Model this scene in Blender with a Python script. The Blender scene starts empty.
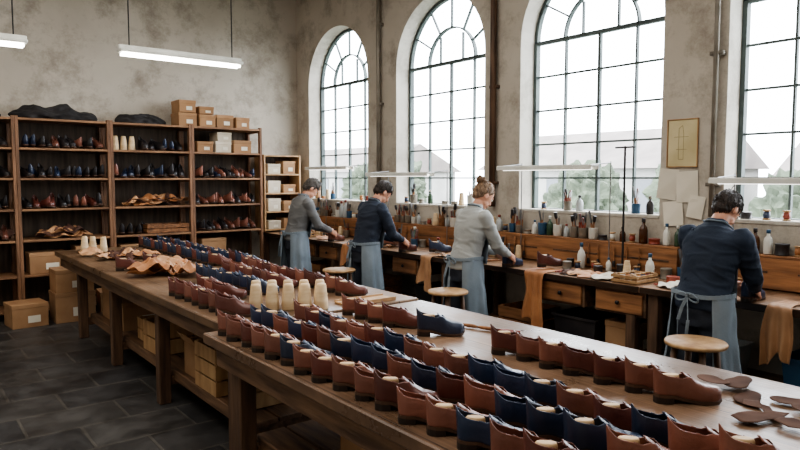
import bpy, bmesh, math, random
from mathutils import Vector, Matrix, noise
R=random.Random(7)
S=bpy.context.scene; COL=S.collection
S2=bpy.data.scenes.new('workshop_eval'); VL2=S2.view_layers[0]
def C(r,g,b):
    f=lambda c:((c/255+.055)/1.055)**2.4 if c/255>.04045 else c/255/12.92
    return (f(r),f(g),f(b),1)
# ---------------------------------------------------------------- materials
def mat(name,c1,c2=None,rough=.6,scale=6,stretch=(1,1,1),bump=.0,bscale=None,metal=0,emit=0,var=.0,detail=5,spec=.5,lo=.35,hi=.65,coat=0):
    m=bpy.data.materials.new(name); m.use_nodes=True; nt=m.node_tree; N=nt.nodes; L=nt.links
    b=N['Principled BSDF']; b.inputs['Roughness'].default_value=rough; b.inputs['Metallic'].default_value=metal
    b.inputs['Specular IOR Level'].default_value=spec
    if coat: b.inputs['Coat Weight'].default_value=coat; b.inputs['Coat Roughness'].default_value=.25
    c2=c2 or c1
    tc=N.new('ShaderNodeTexCoord'); mp=N.new('ShaderNodeMapping'); mp.inputs['Scale'].default_value=stretch
    L.new(tc.outputs['Object'],mp.inputs['Vector'])
    no=N.new('ShaderNodeTexNoise'); no.inputs['Scale'].default_value=scale; no.inputs['Detail'].default_value=detail
    L.new(mp.outputs[0],no.inputs['Vector'])
    cr=N.new('ShaderNodeValToRGB'); cr.color_ramp.elements[0].position=lo; cr.color_ramp.elements[1].position=hi
    cr.color_ramp.elements[0].color=c1; cr.color_ramp.elements[1].color=c2
    L.new(no.outputs['Fac'],cr.inputs[0]); out=cr.outputs[0]
    if var>0:
        oi=N.new('ShaderNodeObjectInfo'); mr=N.new('ShaderNodeMapRange'); mr.inputs['To Min'].default_value=1-var; mr.inputs['To Max'].default_value=1+var
        hs=N.new('ShaderNodeHueSaturation'); L.new(oi.outputs['Random'],mr.inputs[0]); L.new(mr.outputs[0],hs.inputs['Value']); L.new(out,hs.inputs['Color']); out=hs.outputs[0]
    L.new(out,b.inputs['Base Color'])
    if bump>0:
        bp=N.new('ShaderNodeBump'); bp.inputs['Strength'].default_value=bump; bp.inputs['Distance'].default_value=.01
        n2=N.new('ShaderNodeTexNoise'); n2.inputs['Scale'].default_value=bscale or scale*3; n2.inputs['Detail'].default_value=6
        L.new(mp.outputs[0],n2.inputs['Vector']); L.new(n2.outputs['Fac'],bp.inputs['Height']); L.new(bp.outputs[0],b.inputs['Normal'])
    if emit>0:
        b.inputs['Emission Color'].default_value=c1; b.inputs['Emission Strength'].default_value=emit
    return m
def brickmat(name,c1,c2,mortar,bw,rh,ms,rough,rot=0,bump=.4,stain=None,grain=None,offs=.5,worn=0):
    m=bpy.data.materials.new(name); m.use_nodes=True; nt=m.node_tree; N=nt.nodes; L=nt.links
    b=N['Principled BSDF']; b.inputs['Roughness'].default_value=rough
    tc=N.new('ShaderNodeTexCoord'); mp=N.new('ShaderNodeMapping'); mp.inputs['Rotation'].default_value=(0,0,rot)
    L.new(tc.outputs['Object'],mp.inputs['Vector'])
    br=N.new('ShaderNodeTexBrick'); br.inputs['Scale'].default_value=1; br.inputs['Brick Width'].default_value=bw; br.inputs['Row Height'].default_value=rh
    br.inputs['Mortar Size'].default_value=ms; br.inputs['Color1'].default_value=c1; br.inputs['Color2'].default_value=c2; br.inputs['Mortar'].default_value=mortar
    br.offset=offs; br.inputs['Mortar Smooth'].default_value=.2
    L.new(mp.outputs[0],br.inputs['Vector'])
    g=N.new('ShaderNodeMapping'); g.inputs['Scale'].default_value=grain or (1,1,1); L.new(mp.outputs[0],g.inputs['Vector'])
    no=N.new('ShaderNodeTexNoise'); no.inputs['Scale'].default_value=6; no.inputs['Detail'].default_value=8; L.new(g.outputs[0],no.inputs['Vector'])
    mx=N.new('ShaderNodeMix'); mx.data_type='RGBA'; mx.blend_type='MULTIPLY'; mx.inputs[0].default_value=.8
    cr=N.new('ShaderNodeValToRGB'); cr.color_ramp.elements[0].position=.3; cr.color_ramp.elements[1].position=.7
    cr.color_ramp.elements[0].color=stain or (.45,.45,.45,1); cr.color_ramp.elements[1].color=(1.1,1.1,1.1,1)
    L.new(no.outputs['Fac'],cr.inputs[0]); L.new(br.outputs['Color'],mx.inputs[6]); L.new(cr.outputs[0],mx.inputs[7]); out=mx.outputs[2]
    n3=N.new('ShaderNodeTexNoise'); n3.inputs['Scale'].default_value=2.3; n3.inputs['Detail'].default_value=9; n3.inputs['Roughness'].default_value=.7; L.new(tc.outputs['Object'],n3.inputs['Vector'])
    if worn:
        c3=N.new('ShaderNodeValToRGB'); c3.color_ramp.elements[0].position=.40; c3.color_ramp.elements[1].position=.62
        c3.color_ramp.elements[0].color=(1-worn,1-worn,1-worn,1); c3.color_ramp.elements[1].color=(1.1,1.1,1.1,1)
        L.new(n3.outputs['Fac'],c3.inputs[0]); m2=N.new('ShaderNodeMix'); m2.data_type='RGBA'; m2.blend_type='MULTIPLY'; m2.inputs[0].default_value=1
        L.new(out,m2.inputs[6]); L.new(c3.outputs[0],m2.inputs[7]); out=m2.outputs[2]
        mr=N.new('ShaderNodeMapRange'); mr.inputs['From Min'].default_value=.35; mr.inputs['From Max'].default_value=.65; mr.inputs['To Min'].default_value=rough-.10; mr.inputs['To Max'].default_value=rough+.16
        L.new(n3.outputs['Fac'],mr.inputs[0]); L.new(mr.outputs[0],b.inputs['Roughness'])
    L.new(out,b.inputs['Base Color'])
    ad=N.new('ShaderNodeMath'); ad.operation='MULTIPLY_ADD'; ad.inputs[1].default_value=.3; L.new(no.outputs['Fac'],ad.inputs[0])
    iv=N.new('ShaderNodeMath'); iv.operation='SUBTRACT'; iv.inputs[0].default_value=1; L.new(br.outputs['Fac'],iv.inputs[1]); L.new(iv.outputs[0],ad.inputs[2])
    bp=N.new('ShaderNodeBump'); bp.inputs['Strength'].default_value=bump; bp.inputs['Distance'].default_value=.01; L.new(ad.outputs[0],bp.inputs['Height']); L.new(bp.outputs[0],b.inputs['Normal'])
    return m
def plaster(name,a,bc,dark):
    m=mat(name,a,bc,rough=.9,scale=.9,bump=.5,bscale=9,detail=8,lo=.3,hi=.7,spec=.2)
    nt=m.node_tree;N=nt.nodes;L=nt.links;b=N['Principled BSDF']
    src=b.inputs['Base Color'].links[0].from_socket
    no=N.new('ShaderNodeTexNoise'); no.inputs['Scale'].default_value=2.4; no.inputs['Detail'].default_value=12; no.inputs['Roughness'].default_value=.75
    tc=N.new('ShaderNodeTexCoord'); L.new(tc.outputs['Object'],no.inputs['Vector'])
    cr=N.new('ShaderNodeValToRGB'); cr.color_ramp.elements[0].position=.48; cr.color_ramp.elements[1].position=.76
    L.new(no.outputs['Fac'],cr.inputs[0])
    mx=N.new('ShaderNodeMix'); mx.data_type='RGBA'; mx.inputs[7].default_value=dark; L.new(cr.outputs[0],mx.inputs[0]); L.new(src,mx.inputs[6]); L.new(mx.outputs[2],b.inputs['Base Color'])
    return m
M={}
M['plaster']=plaster('plaster_aged',C(200,193,182),C(174,166,154),C(126,116,104))
M['reveal']=plaster('plaster_reveal',C(210,205,196),C(190,184,174),C(152,144,134))
M['floor']=brickmat('slate_tiles',C(60,60,62),C(82,80,78),C(96,92,87),.62,.42,.010,.40,0,.6,(.5,.5,.5,1),worn=.4)
M['ceil']=mat('ceiling_paint',C(190,184,172),C(165,158,148),.9)
M['ttop']=brickmat('worn_planks_dark',C(146,117,92),C(120,95,73),C(52,38,29),3.7,.17,.003,.36,math.pi/2,.35,(.42,.39,.37,1),(.5,14,1),worn=.4)
M['ttop2']=brickmat('worn_planks_fore',C(146,117,94),C(124,98,78),C(52,38,29),3.9,.24,.003,.33,math.pi/2,.32,(.45,.42,.40,1),(.5,14,1),worn=.36)
M['btop']=brickmat('bench_planks',C(160,124,93),C(134,101,74),C(60,42,29),2.5,.18,.003,.4,math.pi/2,.3,(.45,.41,.37,1),(.5,14,1),worn=.4)
M['wdark']=mat('wood_dark',C(106,80,61),C(64,46,34),.6,4,(6,6,.6),.3,var=.08)
M['wdarky']=mat('wood_dark_long',C(124,95,72),C(78,57,42),.6,4,(6,.6,6),.3,var=.08)
M['wshade']=mat('shelf_shade_panel',C(88,75,63),C(62,51,42),.8,4,(6,6,.6),.3,var=.05)  # dark brown stands in for the shadowed wall behind the shelves
M['wmid']=mat('wood_mid',C(160,112,75),C(112,75,48),.55,4,(6,.6,6),.3,var=.12)
M['wshelf']=mat('wood_shelf',C(156,118,86),C(106,76,54),.6,4,(.6,6,6),.3,var=.1)
M['wshelfv']=mat('wood_shelf_upright',C(144,106,79),C(98,70,50),.6,4,(6,6,.6),.3,var=.1)
M['wlight']=mat('wood_light',C(186,152,112),C(154,118,82),.55,5,(3,3,.8),.2,var=.1)
M['last']=mat('last_wood',C(222,200,166),C(200,172,134),.55,8,(1,1,3),.0,var=.08)
M['lastin']=mat('last_wood_worn',C(208,178,140),C(182,150,114),.6,8,(1,1,3),.0,var=.12)
M['card']=mat('cardboard',C(170,134,100),C(146,110,78),.85,3,var=.15)
M['cardw']=mat('pale_board',C(208,198,182),C(186,174,154),.85,3,var=.12)
M['navy']=mat('leather_navy',C(31,42,64),C(44,57,84),.40,5,bump=.25,bscale=50,var=.3,coat=.25)
M['brown']=mat('leather_brown',C(136,88,73),C(103,63,51),.40,5,bump=.25,bscale=50,var=.25,coat=.25)
M['ox']=mat('leather_oxblood',C(104,57,48),C(78,41,35),.38,5,bump=.25,bscale=50,var=.25,coat=.25)
M['black']=mat('leather_black',C(36,34,37),C(52,48,48),.42,5,var=.35)
M['lin']=mat('lining_tan',C(196,156,121),C(172,132,100),.7,8,var=.1)
M['sole']=mat('sole_brown',C(86,62,48),C(62,44,34),.5,8)
M['soled']=mat('heel_dark',C(42,32,26),C(30,22,18),.5,8)
M['tan']=mat('leather_tan',C(184,130,88),C(152,100,64),.6,5,bump=.35,bscale=12,var=.18)
M['tan2']=mat('leather_pale',C(192,148,110),C(164,121,86),.6,5,bump=.35,bscale=12,var=.15)
M['umber']=mat('leather_umber',C(92,64,54),C(66,46,39),.7,5,bump=.25,bscale=20,var=.15,spec=.25)
M['cutout']=mat('leather_cutout_brown',C(98,74,63),C(74,55,47),.9,5,bump=.2,bscale=20,var=.2,spec=.08)
M['cloth']=mat('dark_cloth',C(50,47,48),C(32,31,32),.9,6,bump=.5,bscale=10)
M['iron']=mat('window_iron',C(84,96,94),C(64,74,74),.6,6)
M['metal']=mat('steel',C(150,150,150),C(110,110,112),.35,6,metal=.9)
M['dmetal']=mat('dark_steel',C(60,58,58),C(40,40,42),.45,6,metal=.6)
M['white']=mat('white_enamel',C(225,225,218),C(205,205,198),.4,6)
M['tube']=mat('fluorescent_tube',(1,.97,.9,1),None,.4,emit=7)
M['tube2']=mat('task_tube',(1,.97,.9,1),None,.4,emit=2.0)
M['paper']=mat('paper',C(228,222,208),C(210,203,188),.85,3,var=.06)
M['parch']=mat('parchment',C(212,200,162),C(190,176,136),.8,3)
M['ink']=mat('faded_ink',C(150,136,104),None,.8)
M['skin']=mat('skin',C(212,160,134),C(192,138,114),.5,6,bump=.05,bscale=40)
M['eye']=mat('eye_white',C(225,220,212),None,.25)
M['iris']=mat('iris_dark',C(40,30,24),None,.25)
M['hdark']=mat('hair_dark',C(54,41,33),C(32,25,21),.55,10,(6,6,1.5),.6,bscale=40)
M['hgrey']=mat('hair_grey',C(92,84,77),C(58,52,47),.55,10,(6,6,1.5),.6,bscale=40)
M['hbrown']=mat('hair_ash_brown',C(150,122,96),C(96,74,56),.55,10,(6,6,1.5),.6,bscale=40)
M['s_navy']=mat('knit_navy',C(38,50,69),C(29,39,54),.85,3,bump=.2,bscale=50)
M['s_dark']=mat('knit_dark_navy',C(40,49,65),C(30,37,51),.85,3,bump=.2,bscale=50)
M['s_grey']=mat('knit_light_grey',C(172,174,172),C(150,152,150),.9,3,bump=.2,bscale=50)
M['s_shirt']=mat('shirt_grey',C(118,118,118),C(97,97,97),.85,3,bump=.15,bscale=40)
M['jeans']=mat('denim_dark',C(46,52,64),C(32,37,47),.85,6,bump=.2,bscale=80)
M['apron']=mat('apron_blue_grey',C(130,142,152),C(106,118,128),.8,3,bump=.3,bscale=40,var=.05)
M['glassb']=mat('bottle_brown',C(80,46,22),C(60,32,14),.15,4)
M['glassg']=mat('bottle_green',C(60,82,62),C(40,60,44),.15,4)
M['bluep']=mat('blue_plastic',C(56,92,124),C(46,82,110),.4,4)
M['redp']=mat('red_paint',C(146,70,54),C(124,56,44),.4,4)
M['tin']=mat('tin_grey',C(150,144,134),C(122,116,106),.45,5,metal=.4)
M['clear']=mat('plastic_translucent',C(180,185,186),C(160,166,168),.3,4)
M['facade']=mat('facade_render',C(160,158,155),C(146,144,141),.9,1)
M['roof']=mat('roof_tiles',C(126,118,114),C(108,101,98),.9,1)
M['pane']=mat('dark_pane',C(95,99,105),None,.2)
M['leaf']=mat('foliage',C(88,96,80),C(62,70,57),.9,2)
M['ground']=mat('ground_grass',C(116,120,110),C(100,104,94),.95,1)
# ---------------------------------------------------------------- mesh helpers
def setmi(vs,mi):
    fs={f for v in vs for f in v.link_faces}
    for f in fs: f.material_index=mi
    return fs
def box(bm,size,c,rot=None,bev=0,mi=0):
    m=Matrix.Translation(c)@(rot.to_4x4() if rot else Matrix())@Matrix.Diagonal((*size,1))
    vs=bmesh.ops.create_cube(bm,size=1,matrix=m)['verts']
    fs=setmi(vs,mi)
    if bev: 
        es=list({e for f in fs for e in f.edges}); bmesh.ops.bevel(bm,geom=es,offset=bev,segments=1,affect='EDGES',profile=.5)
def cyl(bm,p0,p1,r0,r1=None,seg=12,mi=0,cap=True):
    p0=Vector(p0);p1=Vector(p1); r1=r0 if r1 is None else r1; d=p1-p0
    q=d.to_track_quat('Z','Y').to_matrix().to_4x4()
    vs=bmesh.ops.create_cone(bm,cap_ends=cap,cap_tris=False,segments=seg,radius1=r0,radius2=r1,depth=d.length,matrix=Matrix.Translation((p0+p1)/2)@q)['verts']
    setmi(vs,mi)
def ell(bm,c,r,mtx=None,u=16,v=10,mi=0):
    m=(mtx or Matrix())@Matrix.Translation(c)@Matrix.Diagonal((*r,1))
    vs=bmesh.ops.create_uvsphere(bm,u_segments=u,v_segments=v,radius=1,matrix=m)['verts']; setmi(vs,mi); return vs
def limb(bm,pts,rs,seg=14):
    for i in range(len(pts)-1): cyl(bm,pts[i],pts[i+1],rs[i],rs[i+1],seg)
    for p,r in zip(pts,rs): ell(bm,p,(r,r,r),u=seg,v=8)
def loft(bm,rings,mtx=None,seg=28,cap=True):
    mtx=mtx or Matrix(); L=[]
    for (c,rx,ry) in rings:
        L.append([bm.verts.new(mtx@Vector((c[0]+rx*math.cos(2*math.pi*i/seg),c[1]+ry*math.sin(2*math.pi*i/seg),c[2]))) for i in range(seg)])
    for a,b in zip(L,L[1:]):
        for i in range(seg): bm.faces.new((a[i],a[(i+1)%seg],b[(i+1)%seg],b[i]))
    if cap: bm.faces.new(L[0][::-1]); bm.faces.new(L[-1])
def lathe(bm,prof,c=(0,0,0),seg=16,mi=0):
    L=[]
    for r,z in prof: L.append([bm.verts.new((c[0]+r*math.cos(2*math.pi*i/seg),c[1]+r*math.sin(2*math.pi*i/seg),c[2]+z)) for i in range(seg)])
    for a,b in zip(L,L[1:]):
        for i in range(seg):
            f=bm.faces.new((a[i],a[(i+1)%seg],b[(i+1)%seg],b[i])); f.material_index=mi
    f=bm.faces.new(L[0][::-1]); f.material_index=mi; f=bm.faces.new(L[-1]); f.material_index=mi
def mesh(bm,name,mats,smooth=False):
    bmesh.ops.recalc_face_normals(bm,faces=bm.faces)
    me=bpy.data.meshes.new(name); bm.to_mesh(me); bm.free()
    for m in mats: me.materials.append(M[m] if isinstance(m,str) else m)
    if smooth:
        for p in me.polygons: p.use_smooth=True
    return me
def ob(name,me,parent=None,loc=(0,0,0),rot=(0,0,0),sc=None,label=None):
    o=bpy.data.objects.new(name,me); COL.objects.link(o); o.location=loc; o.rotation_euler=rot
    if sc: o.scale=(sc,sc,sc) if not hasattr(sc,'__len__') else sc
    if parent: o.parent=parent
    if label: o['label']=label
    return o
def top(o,label,cat,group=None):
    o['label']=label; o['category']=cat
    if group: o['group']=group
    return o
def thing(name,label,cat,loc=(0,0,0),rot=(0,0,0),group=None,sc=None):
    o=ob(name,None,None,loc,rot,sc); o.empty_display_size=.05; return top(o,label,cat,group)
def evalmesh(me,mods,mats=None,smooth=True):
    o=bpy.data.objects.new('tmp',me); S2.collection.objects.link(o)
    for t,kw in mods:
        md=o.modifiers.new(t,t)
        for k,v in kw.items(): setattr(md,k,v)
        if t=='BOOLEAN': S2.collection.objects.link(kw['object'])
    VL2.update(); dg=VL2.depsgraph
    r=bpy.data.meshes.new_from_object(o.evaluated_get(dg)); bpy.data.objects.remove(o)
    if mats:
        r.materials.clear()
        for m in mats: r.materials.append(M[m])
    for p in r.polygons: p.use_smooth=smooth
    return r
def struct(o): o['kind']='structure'; return o
def BX(name,size,c,mats,parent=None,bev=.004,loc=(0,0,0)):
    bm=bmesh.new(); box(bm,size,c,bev=bev); return ob(name,mesh(bm,name,mats),parent,loc)
# ---------------------------------------------------------------- camera
F=650; TH=math.atan(510/F); PI=math.atan(47/F)
cam=bpy.data.cameras.new('camera'); co=bpy.data.objects.new('camera',cam); COL.objects.link(co)
cam.lens=F/800*36; cam.sensor_width=36; cam.clip_start=.05
co.location=(0,0,1.65); co.rotation_euler=(math.pi/2-PI,0,-TH); S.camera=co
# ---------------------------------------------------------------- shell
X0,X1,Y0,Y1,ZC=-2.6,5.05,-2.4,9.03,4.7
WT=.26; GX=X1+.23
struct(BX('floor',(X1-X0+.4,Y1-Y0+.4,.1),((X0+X1)/2,(Y0+Y1)/2,-.05),['floor'],bev=0))
struct(BX('ceiling',(X1-X0+.4,Y1-Y0+.4,.1),((X0+X1)/2,(Y0+Y1)/2,ZC+.05),['ceil'],bev=0))
struct(BX('wall_north',(X1-X0+.7,.2,ZC),((X0+X1)/2+.15,Y1+.1,ZC/2),['plaster'],bev=0))
struct(BX('wall_west',(.2,Y1-Y0,ZC),(X0-.1,(Y0+Y1)/2,ZC/2),['plaster'],bev=0))
struct(BX('wall_south',(X1-X0+.7,.2,ZC),((X0+X1)/2+.15,Y0-.1,ZC/2),['plaster'],bev=0))
WC=[7.90,5.74,3.70,1.63]; WW=.77; ZB=1.31; ZS=3.01
bm=bmesh.new()
for yc in WC+[-.6]:
    prof=[(yc-WW,ZB),(yc+WW,ZB)]+[(yc+WW*math.cos(a),ZS+WW*math.sin(a)) for a in [math.pi*i/24 for i in range(25)]]
    a=[bm.verts.new((X1-.1,y,z)) for y,z in prof]; b=[bm.verts.new((X1+WT+.1,y,z)) for y,z in prof]
    n=len(a); bm.faces.new(a); bm.faces.new(b[::-1])
    for i in range(n): bm.faces.new((a[i],b[i],b[(i+1)%n],a[(i+1)%n]))
bmesh.ops.remove_doubles(bm,verts=bm.verts,dist=.0001)
cut=bpy.data.objects.new('cut',mesh(bm,'cut',[]))
bm=bmesh.new(); box(bm,(WT,Y1-Y0,ZC),(X1+WT/2,(Y0+Y1)/2,ZC/2))
wm=evalmesh(mesh(bm,'wall_east',['plaster']),[('BOOLEAN',dict(operation='DIFFERENCE',object=cut,solver='EXACT'))],['plaster'],False)
bpy.data.objects.remove(cut)
wm.materials.append(M['reveal'])
for p in wm.polygons:
    c=p.center
    if X1+.02<c.x<X1+WT-.02 and ZB-.01<c.z<ZC-.05 and Y0+.05<c.y<Y1-.05: p.material_index=1
struct(ob('wall_east',wm))
for k,yc in enumerate(WC+[-.6]):
    bm=bmesh.new(); t=.036
    for s in (-1,1): box(bm,(.06,t,ZS-ZB),(GX,yc+s*(WW-t/2),(ZS+ZB)/2))
    box(bm,(.06,2*WW,t),(GX,yc,ZB+t/2)); box(bm,(.05,2*WW,.034),(GX,yc,ZS))
    def arc(r,w,n=24):
        for i in range(n):
            a=math.pi*i/n;b=math.pi*(i+1)/n
            p=Vector((GX,yc+r*math.cos(a),ZS+r*math.sin(a)));q=Vector((GX,yc+r*math.cos(b),ZS+r*math.sin(b)))
            m=(p+q)/2; ang=(a+b)/2
            box(bm,(.05,w,(q-p).length*1.05),m,rot=Matrix.Rotation(ang,3,'X'))
    arc(WW-t/2,t); arc(WW*.52,.016)
    for i in range(1,6):
        a=math.pi*i/6; c=Vector((GX,yc+math.cos(a)*(WW*.76),ZS+math.sin(a)*WW*.76))
        box(bm,(.03,WW*.48,.016),c,rot=Matrix.Rotation(a,3,'X'))
    for i in range(1,4):
        box(bm,(.035,.028 if i==2 else .017,ZS-ZB),(GX,yc-WW+2*WW*i/4,(ZS+ZB)/2))
        if i!=2: box(bm,(.03,.016,WW*.42),(GX,yc-WW*.25+ (i//2)*WW*.5,ZS+WW*.2))
    for i in range(1,5): box(bm,(.03,2*WW,.017),(GX,yc,ZB+(ZS-ZB)*i/5))
    struct(ob('window_%d'%(k+1),mesh(bm,'window',['iron'])))
    struct(BX('trim_%d'%(k+1),(.20,2*WW-.005,.03),(X1+.09,yc,ZB+.0151),['reveal']))
for i,(y,r) in enumerate([(4.80,.035),(6.82,.03),(2.47,.02)]):
    bm=bmesh.new(); cyl(bm,(X1-.05,y,1.35),(X1-.05,y,ZC),r); 
    for z in (1.6,2.6,3.6): box(bm,(.055,.1,.03),(X1-.028,y,z))
    top(ob('wall_pipe',mesh(bm,'wall_pipe',['wdark' if i==0 else 'tin'],True)),'vertical painted metal service pipe clipped to the plaster wall','pipe')
# ---------------------------------------------------------------- ceiling lamps
def ceil_lamp(xc,length,y=7.33,z=3.0):
    t=thing('ceiling_lamp','long suspended fluorescent batten lamp hanging on two thin rods','lamp',(xc,y,z),group='suspended fluorescent lamps')
    bm=bmesh.new(); box(bm,(length,.16,.035),(0,0,.05),bev=.008); box(bm,(length,.05,.05),(0,0,.085),bev=.006)
    ob('lamp_shade',mesh(bm,'lamp_shade',['white']),t)
    for s in (-1,1):
        bm=bmesh.new(); cyl(bm,(-length/2+.03,s*.04,.012),(length/2-.03,s*.04,.012),.016,seg=12); ob('lamp_tube',mesh(bm,'lamp_tube',['tube'],True),t)
        bm=bmesh.new(); cyl(bm,(s*length*.42,0,.1),(s*length*.42,0,ZC-z),.007,seg=8); ob('hanging_rod',mesh(bm,'hanging_rod',['dmetal']),t)
ceil_lamp(2.66,1.38,z=2.95); ceil_lamp(.42,1.4,z=2.92)
# ---------------------------------------------------------------- shoes
def interp(pts,u):
    for (a,va),(b,vb) in zip(pts,pts[1:]):
        if u<=b:
            t=(u-a)/(b-a); t=t*t*(3-2*t); return va+(vb-va)*t
    return pts[-1][1]
LEN=.236
Wp=[(0,.0),(.02,.018),(.06,.027),(.15,.033),(.35,.029),(.5,.032),(.68,.042),(.8,.042),(.9,.036),(.96,.026),(1,.0)]
Hp=[(0,.108),(.06,.106),(.28,.096),(.42,.097),(.52,.090),(.64,.066),(.76,.053),(.87,.050),(.94,.044),(.98,.030),(1,.010)]
Ap=[(0,90),(.03,58),(.10,40),(.36,38),(.50,58),(.60,90),(1,90)]
Zb=[(0,.024),(.27,.022),(.45,.008),(.6,.002),(.9,.003),(1,.014)]
US=[0,.004,.012,.025,.045,.08,.13,.2,.27,.34,.4,.45,.5,.53,.56,.62,.68,.74,.8,.86,.91,.945,.97,.985,.995,1]
def colz(h,a): return h*math.sin(a)**.66
def shoe_upper(nm,m,low=False):
    bm=bmesh.new(); us=US[::2]+[1] if low else US; K=5 if low else 9
    for s in (1,-1):
        rows=[]
        for u in us:
            w=interp(Wp,u);h=interp(Hp,u);a0=math.radians(interp(Ap,u));zb=interp(Zb,u)+.010
            bend=.006*math.sin(u*math.pi)
            rows.append([bm.verts.new((u*LEN-LEN/2+(-.006*math.sin(a0*k/K)*(1-u)**3), s*w*max(0,math.cos(a0*k/K))**.6+bend, zb+colz(h,a0*k/K))) for k in range(K+1)])
        for a,b in zip(rows,rows[1:]):
            for k in range(K): bm.faces.new((a[k],b[k],b[k+1],a[k+1]))
    bmesh.ops.remove_doubles(bm,verts=bm.verts,dist=.0006)
    me=mesh(bm,nm,[m,'lin'],True)
    return evalmesh(me,[('SOLIDIFY',dict(thickness=.0032,offset=-1,material_offset=1))]+([] if low else [('SUBSURF',dict(levels=1))]),[m,'lin'])
def overlay(nm,m,u0,u1,a_lo,a_hi,off):
    bm=bmesh.new(); K=6; us=[u0+(u1-u0)*i/8 for i in range(9)]
    for s in (1,-1):
        rows=[]
        for u in us:
            w=interp(Wp,u)+off;h=interp(Hp,u)+off;zb=interp(Zb,u)+.010; am=math.radians(interp(Ap,u)); lo=math.radians(a_lo(u)); hi=min(am,math.radians(a_hi(u)))
            bend=.006*math.sin(u*math.pi)
            rows.append([bm.verts.new((u*LEN-LEN/2, s*w*max(0,math.cos(lo+(hi-lo)*k/K))**.6+bend, zb+colz(h,lo+(hi-lo)*k/K))) for k in range(K+1)])
        for a,b in zip(rows,rows[1:]):
            for k in range(K): bm.faces.new((a[k],b[k],b[k+1],a[k+1]))
    bmesh.ops.remove_doubles(bm,verts=bm.verts,dist=.0006)
    return evalmesh(mesh(bm,nm,[m],True),[('SOLIDIFY',dict(thickness=.0022,offset=-1))],[m])
def slab(zlo,zhi,u0,u1,grow,nm,m):
    bm=bmesh.new(); us=[u for u in US if u0<=u<=u1]
    def ring(z):
        L=[];Rr=[]
        for u in us:
            w=interp(Wp,u)*grow+.001; zb=interp(Zb,u); b=.006*math.sin(u*math.pi); x=(u-.5)*LEN*1.03
            L.append(bm.verts.new((x,w+b,z(zb)))); Rr.append(bm.verts.new((x,-w+b,z(zb))))
        return L+Rr[::-1]
    a=ring(zlo);b=ring(zhi);n=len(a)
    bm.faces.new(a[::-1]);bm.faces.new(b)
    for i in range(n): bm.faces.new((a[i],a[(i+1)%n],b[(i+1)%n],b[i]))
    return mesh(bm,nm,[m],False)
SOLE=slab(lambda z:max(z,.0),lambda z:z+.011,0,1,1.09,'sole','sole')
HEEL=slab(lambda z:0,lambda z:z+.001,0,.27,1.07,'heel','soled')
def shoe_last():
    bm=bmesh.new(); ell(bm,(-.066,0,.056),(.034,.021,.036)); ell(bm,(-.025,.003,.054),(.044,.021,.030))
    loft(bm,[((-.064,0,.05),.034,.020),((-.064,0,.098),.033,.0185),((-.062,0,.108),.030,.016)],seg=20)
    return evalmesh(mesh(bm,'shoe_last',['lastin']),[('REMESH',dict(mode='VOXEL',voxel_size=.0045)),('SMOOTH',dict(iterations=2))],['lastin'])
SLAST=shoe_last()
def tongue():
    bm=bmesh.new(); rows=[]
    for i in range(8):
        t=i/7; x=.022-.040*t; z=.086+.034*t-.004*t*t
        rows.append([bm.verts.new((x,.004+(j-2)/2*(.012+.009*t),z-.0035*abs(j-2))) for j in range(5)])
    for a,b in zip(rows,rows[1:]):
        for j in range(4): bm.faces.new((a[j],a[j+1],b[j+1],b[j]))
    return evalmesh(mesh(bm,'tongue',['lin']),[('SOLIDIFY',dict(thickness=.003))])
def recol(me,k):
    t=me.copy(); t.materials.clear(); t.materials.append(M[k]); return t
UP={k:shoe_upper('upper',k) for k in ('navy','brown','ox')}
TONG=tongue(); TG={k:recol(TONG,k) for k in UP}
FAC=overlay('quarter','brown',.28,.585,lambda u:12+max(0,(u-.46)/.12)*48,lambda u:90,.0026); FC={k:recol(FAC,k) for k in UP}
CAPM=overlay('toe_cap','brown',.80,.995,lambda u:0,lambda u:90,.0020); TC={k:recol(CAPM,k) for k in UP}
CN={'navy':'navy blue','brown':'reddish brown','ox':'dark oxblood','black':'black'}
def shoe(k,x,y,z,ang,group,where,sc=1,nolast=False,label=None,cap=True):
    t=thing('leather_shoe',label or f'{CN[k]} leather shoe {where}','shoe',(x,y,z),(0,0,ang),group,sc)
    ob('upper',UP[k],t); ob('sole',SOLE,t); ob('heel',HEEL,t); ob('tongue',TG[k],t); ob('quarter',FC[k],t)
    if cap: ob('toe_cap',TC[k],t)
    if not nolast: ob('shoe_last',SLAST,t)
    return t
SS=.96
def row(x,ys,z,kinds,ang,group,where,sc=SS,dx=0):
    for i,y in enumerate(ys):
        s=sc*R.uniform(.96,1.03); nl=R.random()<.4
        shoe(kinds[i%len(kinds)],x+dx*i+R.uniform(-.010,.010),y+R.uniform(-.006,.006),z,ang+R.uniform(-.13,.13),group,where if not nl else where.replace('on a last ',''),(s*R.uniform(.95,1.02),s*R.uniform(.94,1.0),s*R.uniform(.90,1.08)),nolast=nl,cap=R.random()<.5)
def fr(a,b,st):
    n=int(abs(b-a)/st)+1; return [a+(b-a)/abs(b-a)*st*i for i in range(n)]
TZ=.85; ANG=math.atan2(-.68,.73)
w1='on a last in a worktable row'; G1='rows of finished shoes on the near table'
row(1.37,fr(3.08,.95,.137),TZ+.001,['brown','brown','ox','brown','brown','navy','brown','ox'],ANG,G1,w1)
row(1.58,fr(3.12,.80,.137),TZ+.001,['navy','navy','brown','navy','ox','brown','navy'],ANG,G1,w1)
row(1.79,fr(3.04,.70,.137),TZ+.001,['brown','ox','navy','brown','brown','ox','navy','brown','brown','brown','navy','navy','navy'],ANG,G1,w1)
row(2.14,fr(3.10,2.60,.135),TZ+.001,['brown','ox','brown','ox','navy'],ANG,'short row of shoes at the table end','on a last in a short row')
shoe('navy',2.18,2.44,TZ+.001,ANG+.1,'short row of shoes at the table end','on a last in a short row',1)
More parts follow.
